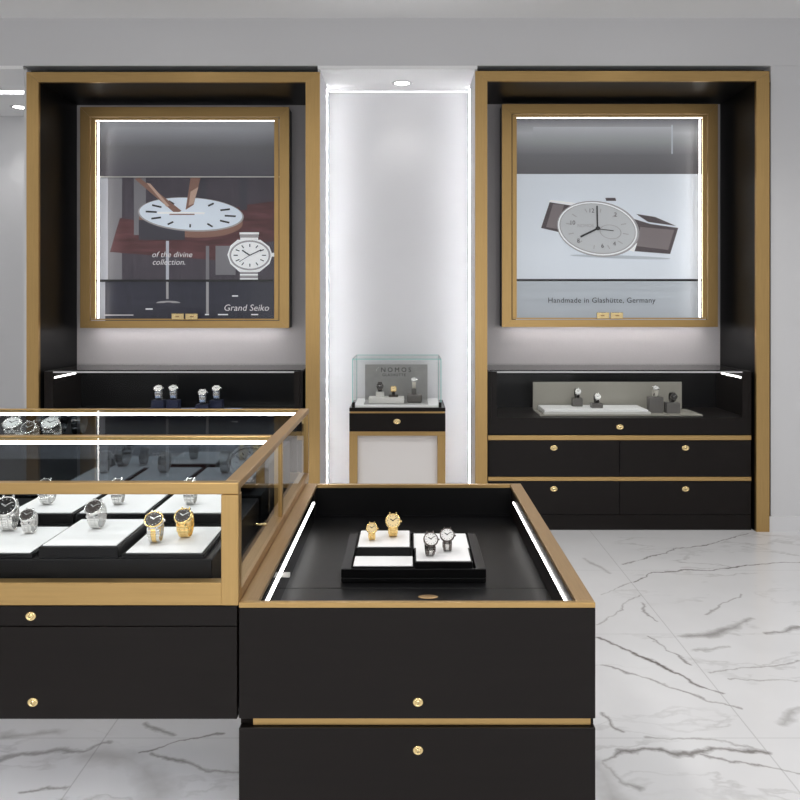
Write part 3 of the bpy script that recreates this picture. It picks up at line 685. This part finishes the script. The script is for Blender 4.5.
B('top_rail', gt, (vx1-rw, vx1, D1+.0225, DR, zT-.016, zT), BRASSR, .0015); B('top_rail', gt, (vx0, vx0+rw, D1+.0225, DR, zT-.016, zT), BRASSR, .0015)
B('top_rail', gt, (vx0+rw+.0005, vx1-rw-.0005, DM-.018, DM+.012, zT-.012, zT), BRASSH, .0015); B('top_rail', gt, (vx0+rw+.0005, vx1-rw-.0005, DR-.022, DR, zT-.012, zT), BRASSH, .0015)
bar_led('light_strip', gt, (vx0+rw+.01, vx1-rw-.004, DM-.018, DM-.010, zT-.021, zT-.0125), 'lit white strip under the middle rail')
bar_led('light_strip', gt, (vx0+rw+.01, vx1-rw-.004, DR-.022, DR-.014, zT-.021, zT-.0125), 'lit white strip under the rear rail')
mb = MB(); mb.box(vx0+.05, vx1-.05, D1+.0225, D1+.0265, zT-.022, zT-.015, SOFTLED); o = mb.build('light_strip', gt); o['label'] = 'lit strip behind the front top rail'
B('glass_pane', gt, (vx0+rw+.001, vx1-rw-.001, D1+.023, DM-.019, zT-.008, zT-.002), GLT); B('glass_pane', gt, (vx0+rw+.001, vx1-rw-.001, DM+.013, DR-.023, zT-.008, zT-.002), GLT)
B('glass_pane', gt, (vx0+.036, vx1-.036, D1+.012, D1+.018, .7925, zT-.024), GLF)
B('glass_pane', gt, (vx1-.014, vx1-.008, D1+.031, DM-.013, .7725, zT-.017), GL); B('glass_pane', gt, (vx1-.014, vx1-.008, DM+.013, DR-.023, .7725, zT-.017), GL)
B('glass_pane', gt, (vx0+.008, vx0+.014, D1+.031, DM-.013, .7755, zT-.017), GL); B('glass_pane', gt, (vx0+.008, vx0+.014, DM+.013, DR-.023, .7755, zT-.017), GL)
mb = MB(); mb.box(vx0+.04, vx1-.040, DM-.004, DM+.004, .7465, zT-.022, DARKMIRROR); o = mb.build('mirror_partition', gt); o['label'] = 'smoked mirror partition across the middle'
mb = MB(); mb.box(vx0+.04, vx1-.040, DR-.012, DR-.006, .7755, zT-.022, DARKMIRROR); o = mb.build('mirror_partition', gt); o['label'] = 'smoked mirror at the rear'
mb = MB(); mb.tube([(vx1-.075, DM-.10, .753), (vx1-.07, DM-.10, .772), (vx1-.058, DM-.10, .776), (vx1-.028, DM-.10, .776)], .004, BRASSL); mb.build('pull_rail', gt)
zp = .8255
B('platform', gt, (vx0+.06, X(212, 1.685), 1.685, DM-.02, .7465, zp), BLACKI, .002)
B('platform', gt, (vx0+.06, vx1-.06, DM+.03, DR-.04, .7465, .888), BLACKI, .002)
# tray pads on the platform
GT = 'white topped watch pads in the glass counter'
FR = 'in the front row of the glass counter'
tray_block('watch_pad', 'white topped black pad at the left edge of the front row in the glass counter', (-.940, -.775, 1.69, 1.895, zp, .837), WHITE, group=GT, recess=.006)
tray_block('watch_pad', 'raised white topped pad with one watch, middle of the front row in the glass counter', (-.762, -.597, 1.69, 1.905, zp, .852), WHITE, group=GT, recess=.006)
tray_block('watch_pad', 'white topped pad with two gold trimmed watches, right end of the front row', (-.590, -.420, 1.69, 1.895, zp, .837), WHITE, group=GT, recess=.006)
tray_block('watch_pad', 'white topped pad with one watch at left of the rear row, glass counter', (-.960, -.798, 1.955, 2.17, zp, .852), WHITE, group=GT, recess=.006)
tray_block('watch_pad', 'white topped pad with one watch in the middle of the rear row, glass counter', (-.792, -.624, 1.955, 2.17, zp, .852), WHITE, group=GT, recess=.006)
tray_block('watch_pad', 'white topped pad with one watch at right of the rear row, glass counter', (-.618, -.440, 1.955, 2.17, zp, .852), WHITE, group=GT, recess=.006)
watch('chrono', -.905, 1.86, .837, 'large steel chronograph with black dial, leftmost on the front left pad', .15)
watch('steel_small', -.846, 1.836, .837, 'small steel watch with dark dial beside the large chronograph')
watch('steel_plain', -.690, 1.822, .852, 'steel watch with dark dial alone on the raised middle pad', -.1)
watch('twotone', -.543, 1.767, .837, 'steel and gold watch with grey dial, left one on the right pad', .05)
watch('gold_grey', -.489, 1.805, .837, 'yellow gold watch with dark dial, right one on the right pad', -.08)
watch('steel_plain', -.896, 2.04, .852, 'steel watch on the rear left pad, half hidden by the brass rail', -.1)
watch('steel_plain', -.720, 2.04, .852, 'steel watch on the rear middle pad, half hidden by the brass rail', .1)
watch('steel_plain', -.540, 2.04, .852, 'steel watch on the rear right pad, half hidden by the brass rail')
for k, x in enumerate((-1.02, -.985, -.93)):
    watch('silver_white' if k != 1 else 'chrono', (-1.29, -1.235, -1.165)[k], 2.69, .888, ['leftmost silver watch behind the smoked partition of the glass counter', 'silver chronograph between two silver watches behind the partition', 'rightmost silver watch behind the smoked partition of the glass counter'][k])

# ------------------------------------------------------------ watches in the two base showcases
def stand(x, y, z, w_, h, m, label, group):
    t = thing('watch_stand', label, 'watch stand', (x, y, z), group)
    B('block', t, (x-w_/2, x+w_/2, y-w_*.4, y+w_*.4, z, z+h), m, .002)
    mb = MB(); mb.M = Matrix.Translation((x, y+.004, z+h)) ; mb.lathe([(.009, 0), (.009, .018), (.006, .022), (0, .022)], m, 18); mb.build('cuff', t)
    return z+h
zf2 = zf+.001
dt = thing('display_board', 'taupe folded display board standing in the right cabinet', 'display board', (1.29, 5.11, zf2))
B('back_board', dt, (.80, 1.753, 5.25, 5.262, zf2, Z(382, 5.25)), BEIGE, .001); B('base_board', dt, (.80, 1.785, 4.965, 5.249, zf2, zf2+.008), BEIGE, .001)
tw = thing('display_platform', 'flat white platform on the taupe board in the right cabinet', 'platform', (1.14, 5.10, zf2+.008))
B('lower_tier', tw, (.825, 1.475, 4.975, 5.235, zf2+.0085, zf2+.024), IVORY, .002); B('upper_tier', tw, (.83, 1.46, 4.985, 5.232, zf2+.0245, zf2+.036), WHITE, .002)
zw = zf2+.036
def on_stand(kind, px, y, z, w_, h, m, lab_s, lab_w, gs, dz=0.0):
    x = X(px, y); zz = stand(x, y, z, w_, h, m, lab_s, gs)
    watch(kind, x, y+.002, zz, lab_w, 0.1)
GS = 'grey watch stands in the right cabinet'
on_stand('leather_white', 577, 5.17, zw, .062, .052, GREYB, 'grey square stand at left of the white platform, right cabinet', 'white dialled watch on a dark strap, left one on the white platform', GS)
on_stand('leather_white', 596.5, 5.09, zw, .068, .028, GREYB, 'low grey stand at right of the white platform, right cabinet', 'white dialled watch on a dark strap, lower one on the white platform', GS)
on_stand('cream', 655, 5.09, zf2+.008, .085, .095, GREYB, 'tallest grey stand, right of the white platform in the right cabinet', 'white dialled watch with pale strap on the tallest grey stand', GS)
on_stand('leather_black', 672, 5.06, zf2+.008, .082, .065, GREYB, 'wide grey stand at the right end of the taupe board', 'black watch on a dark strap at the right end of the taupe board', GS)
tw = MB(); tw.box(X(143, 5.1), X(237, 5.1), 4.98, 5.25, zf2, zf2+.014, PALEBLUE, .003); tw = tw.build('velvet_tray'); tag(tw, 'pale blue flat tray in the left niche cabinet', 'tray')
GN = 'navy watch stands in the left cabinet'
for px, yy, h, a in ((158.7, 5.12, .055, 'leftmost'), (173.6, 5.16, .052, 'second from left'), (202.8, 5.10, .032, 'third from left, lowest'), (216.6, 5.16, .05, 'rightmost')):
    on_stand('silver_white', px, yy, zf2+.014, .078, h+.012, NAVY, a+' navy stand on the pale blue tray in the left cabinet', a+' of four silver watches on navy stands in the left cabinet', GN)

# ------------------------------------------------------------ pedestal vitrine in the alcove
DQ = 4.97; DQ2 = 5.39
qx0, qx1 = X(349.3, DQ), X(445.5, DQ); z = lambda py: Z(py, DQ)
pt = thing('pedestal_vitrine', 'brass legged pedestal with a small glass case, in the bright middle alcove', 'display case', ((qx0+qx1)/2, (DQ+DQ2)/2, 0))
B('plinth_top', pt, (qx0, qx1, DQ, DQ2, z(411.5), z(407.8)), BLACK, .001)
B('brass_inlay', pt, (qx0+.003, qx1-.003, DQ+.003, DQ2-.003, z(413.3), z(411.5)), BRASSH)
d = B('drawer', pt, (qx0, qx1, DQ, DQ+.018, z(431.5), z(413.3)), BLACK, .001); lock(d, X(397, DQ), DQ, z(421.5), .019)
B('apron', pt, (qx0, qx1, DQ+.0185, DQ2, z(431.5), z(413.3)), BLACK)
lw = .049
mb = MB(); mb.box(qx0, qx1, DQ, DQ+lw, z(435.8), z(431.5), BRASSH, .001); mb.box(qx0, qx1, DQ2-lw, DQ2, z(435.8), z(431.5), BRASSH, .001)
mb.box(qx0, qx0+lw, DQ+lw, DQ2-lw, z(435.8), z(431.5), BRASSR, .001); mb.box(qx1-lw, qx1, DQ+lw, DQ2-lw, z(435.8), z(431.5), BRASSR, .001); mb.build('brass_apron_rail', pt)
for a in (qx0, qx1-lw):
    for b in (DQ, DQ2-lw): B('leg', pt, (a, a+lw, b, b+lw, 0, z(435.8)), BRASS, .001)
B('lower_panel', pt, (qx0+lw, qx1-lw, DQ+.03, DQ+.04, .02, z(435.8)), mat('ivory_panel', (0.78, 0.75, 0.73), .6), label='ivory panel between the front legs')
gx0, gx1 = X(352.3, DQ+.01), X(441.2, DQ+.01); g0, g1 = DQ+.01, DQ2-.01; zb, ztp = z(407.8), z(359)
mb = MB()
th = .008
mb.box(gx0, gx1, g0, g0+th, zb, ztp-th, GLG); mb.box(gx0, gx1, g1-th, g1, zb, ztp-th, GLG)
mb.box(gx0, gx0+th, g0+th+.0005, g1-th-.0005, zb, ztp-th, GLG); mb.box(gx1-th, gx1, g0+th+.0005, g1-th-.0005, zb, ztp-th, GLG); mb.box(gx0, gx1, g0, g1, ztp-th+.0005, ztp, GLG)
gbx = mb.build('glass_cover', pt)
mb = MB(); e = .005
for a in (gx0-.001, gx1-e+.001):
    mb.box(a, a+e, g0-.001, g0+e-.001, zb, ztp, GEDGE); mb.box(a, a+e, g1-e, g1, zb, ztp, GEDGE); mb.box(a, a+e, g0+e, g1-e, ztp-e+.001, ztp+.001, GEDGE)
mb.box(gx0, gx1, g0-.001, g0+e-.001, ztp-e+.001, ztp+.001, GEDGE); mb.box(gx0, gx1, g1-e, g1, ztp-e+.001, ztp+.001, GEDGE)
o = mb.build('glass_edge', gbx); o['label'] = 'green tinted polished glass edges'
mb = MB()
for a in (gx0-.002, gx1-.016): mb.box(a, a+.018, g0-.003, g0+.012, zb, zb+.032, BLACK, .001)
mb.build('corner_clip', gbx)
B('floor_pad', pt, (gx0+.01, gx1-.01, g0+.01, g1-.01, zb, zb+.012), WHITE)
zq = zb+.012
bb = thing('display_board', 'small grey lettered backboard inside the glass case on the pedestal', 'display board', (X(396, 5.26), 5.2, zq))
BG = mat('grey_card', (0.33, 0.33, 0.32), .6, noise=.12, nscale=25); yb_ = 5.26
mb = MB(); mb.box(X(365, yb_), X(427.5, yb_), yb_, yb_+.008, zq, Z(364.5, yb_), BG); cb = mb.build('back_board', bb)
B('base_board', bb, (X(363.8, 5.03), X(428.3, 5.03), 5.03, yb_-.001, zq, zq+.004), BG)
mb = MB(); mb.text('NOMOS', .042, X(396, yb_), Z(370, yb_), yb_-.0005, INK, spacing=1.5); mb.text('GLASHÜTTE', .024, X(394, yb_), Z(375, yb_), yb_-.0005, INK, spacing=1.2)
mb.build('lettering', cb)
mb = MB(); mb.box(X(368.5, 5.06), X(404, 5.06), 5.06, 5.17, zq+.0045, zq+.038, IVORY, .002); o = mb.build('display_block'); tag(o, 'white long block inside the pedestal glass case', 'display block')
mb = MB(); mb.box(X(407, 5.1), X(422, 5.1), 5.08, 5.16, zq+.0045, zq+.055, GREYB, .008); o = mb.build('display_block'); tag(o, 'dark grey block at right inside the pedestal glass case', 'display block')
GPd = 'stands in the pedestal glass case'
zz = stand(X(380, 5.13), 5.13, zq+.038, .05, .03, IVORY, 'small ivory stand at left on the white block, pedestal case', GPd)
watch('leather_black', X(380, 5.13), 5.132, zz, 'black watch on dark strap at left in the pedestal glass case')
zz = stand(X(393.5, 5.12), 5.12, zq+.038, .06, .012, STEELD, 'low dark stand in the middle of the white block, pedestal case', GPd)
watch('square', X(393.5, 5.12), 5.122, zz, 'square champagne dialled watch in the middle of the pedestal glass case')
zz = stand(X(414, 5.11), 5.11, zq+.055, .03, .035, GREYB, 'slim grey stand on the dark block, pedestal case', GPd)
watch('cream', X(414, 5.11), 5.112, zz, 'white dialled watch with cream strap at right in the pedestal glass case')

for o in bpy.data.objects:
    if '_o' in o: del o['_o']
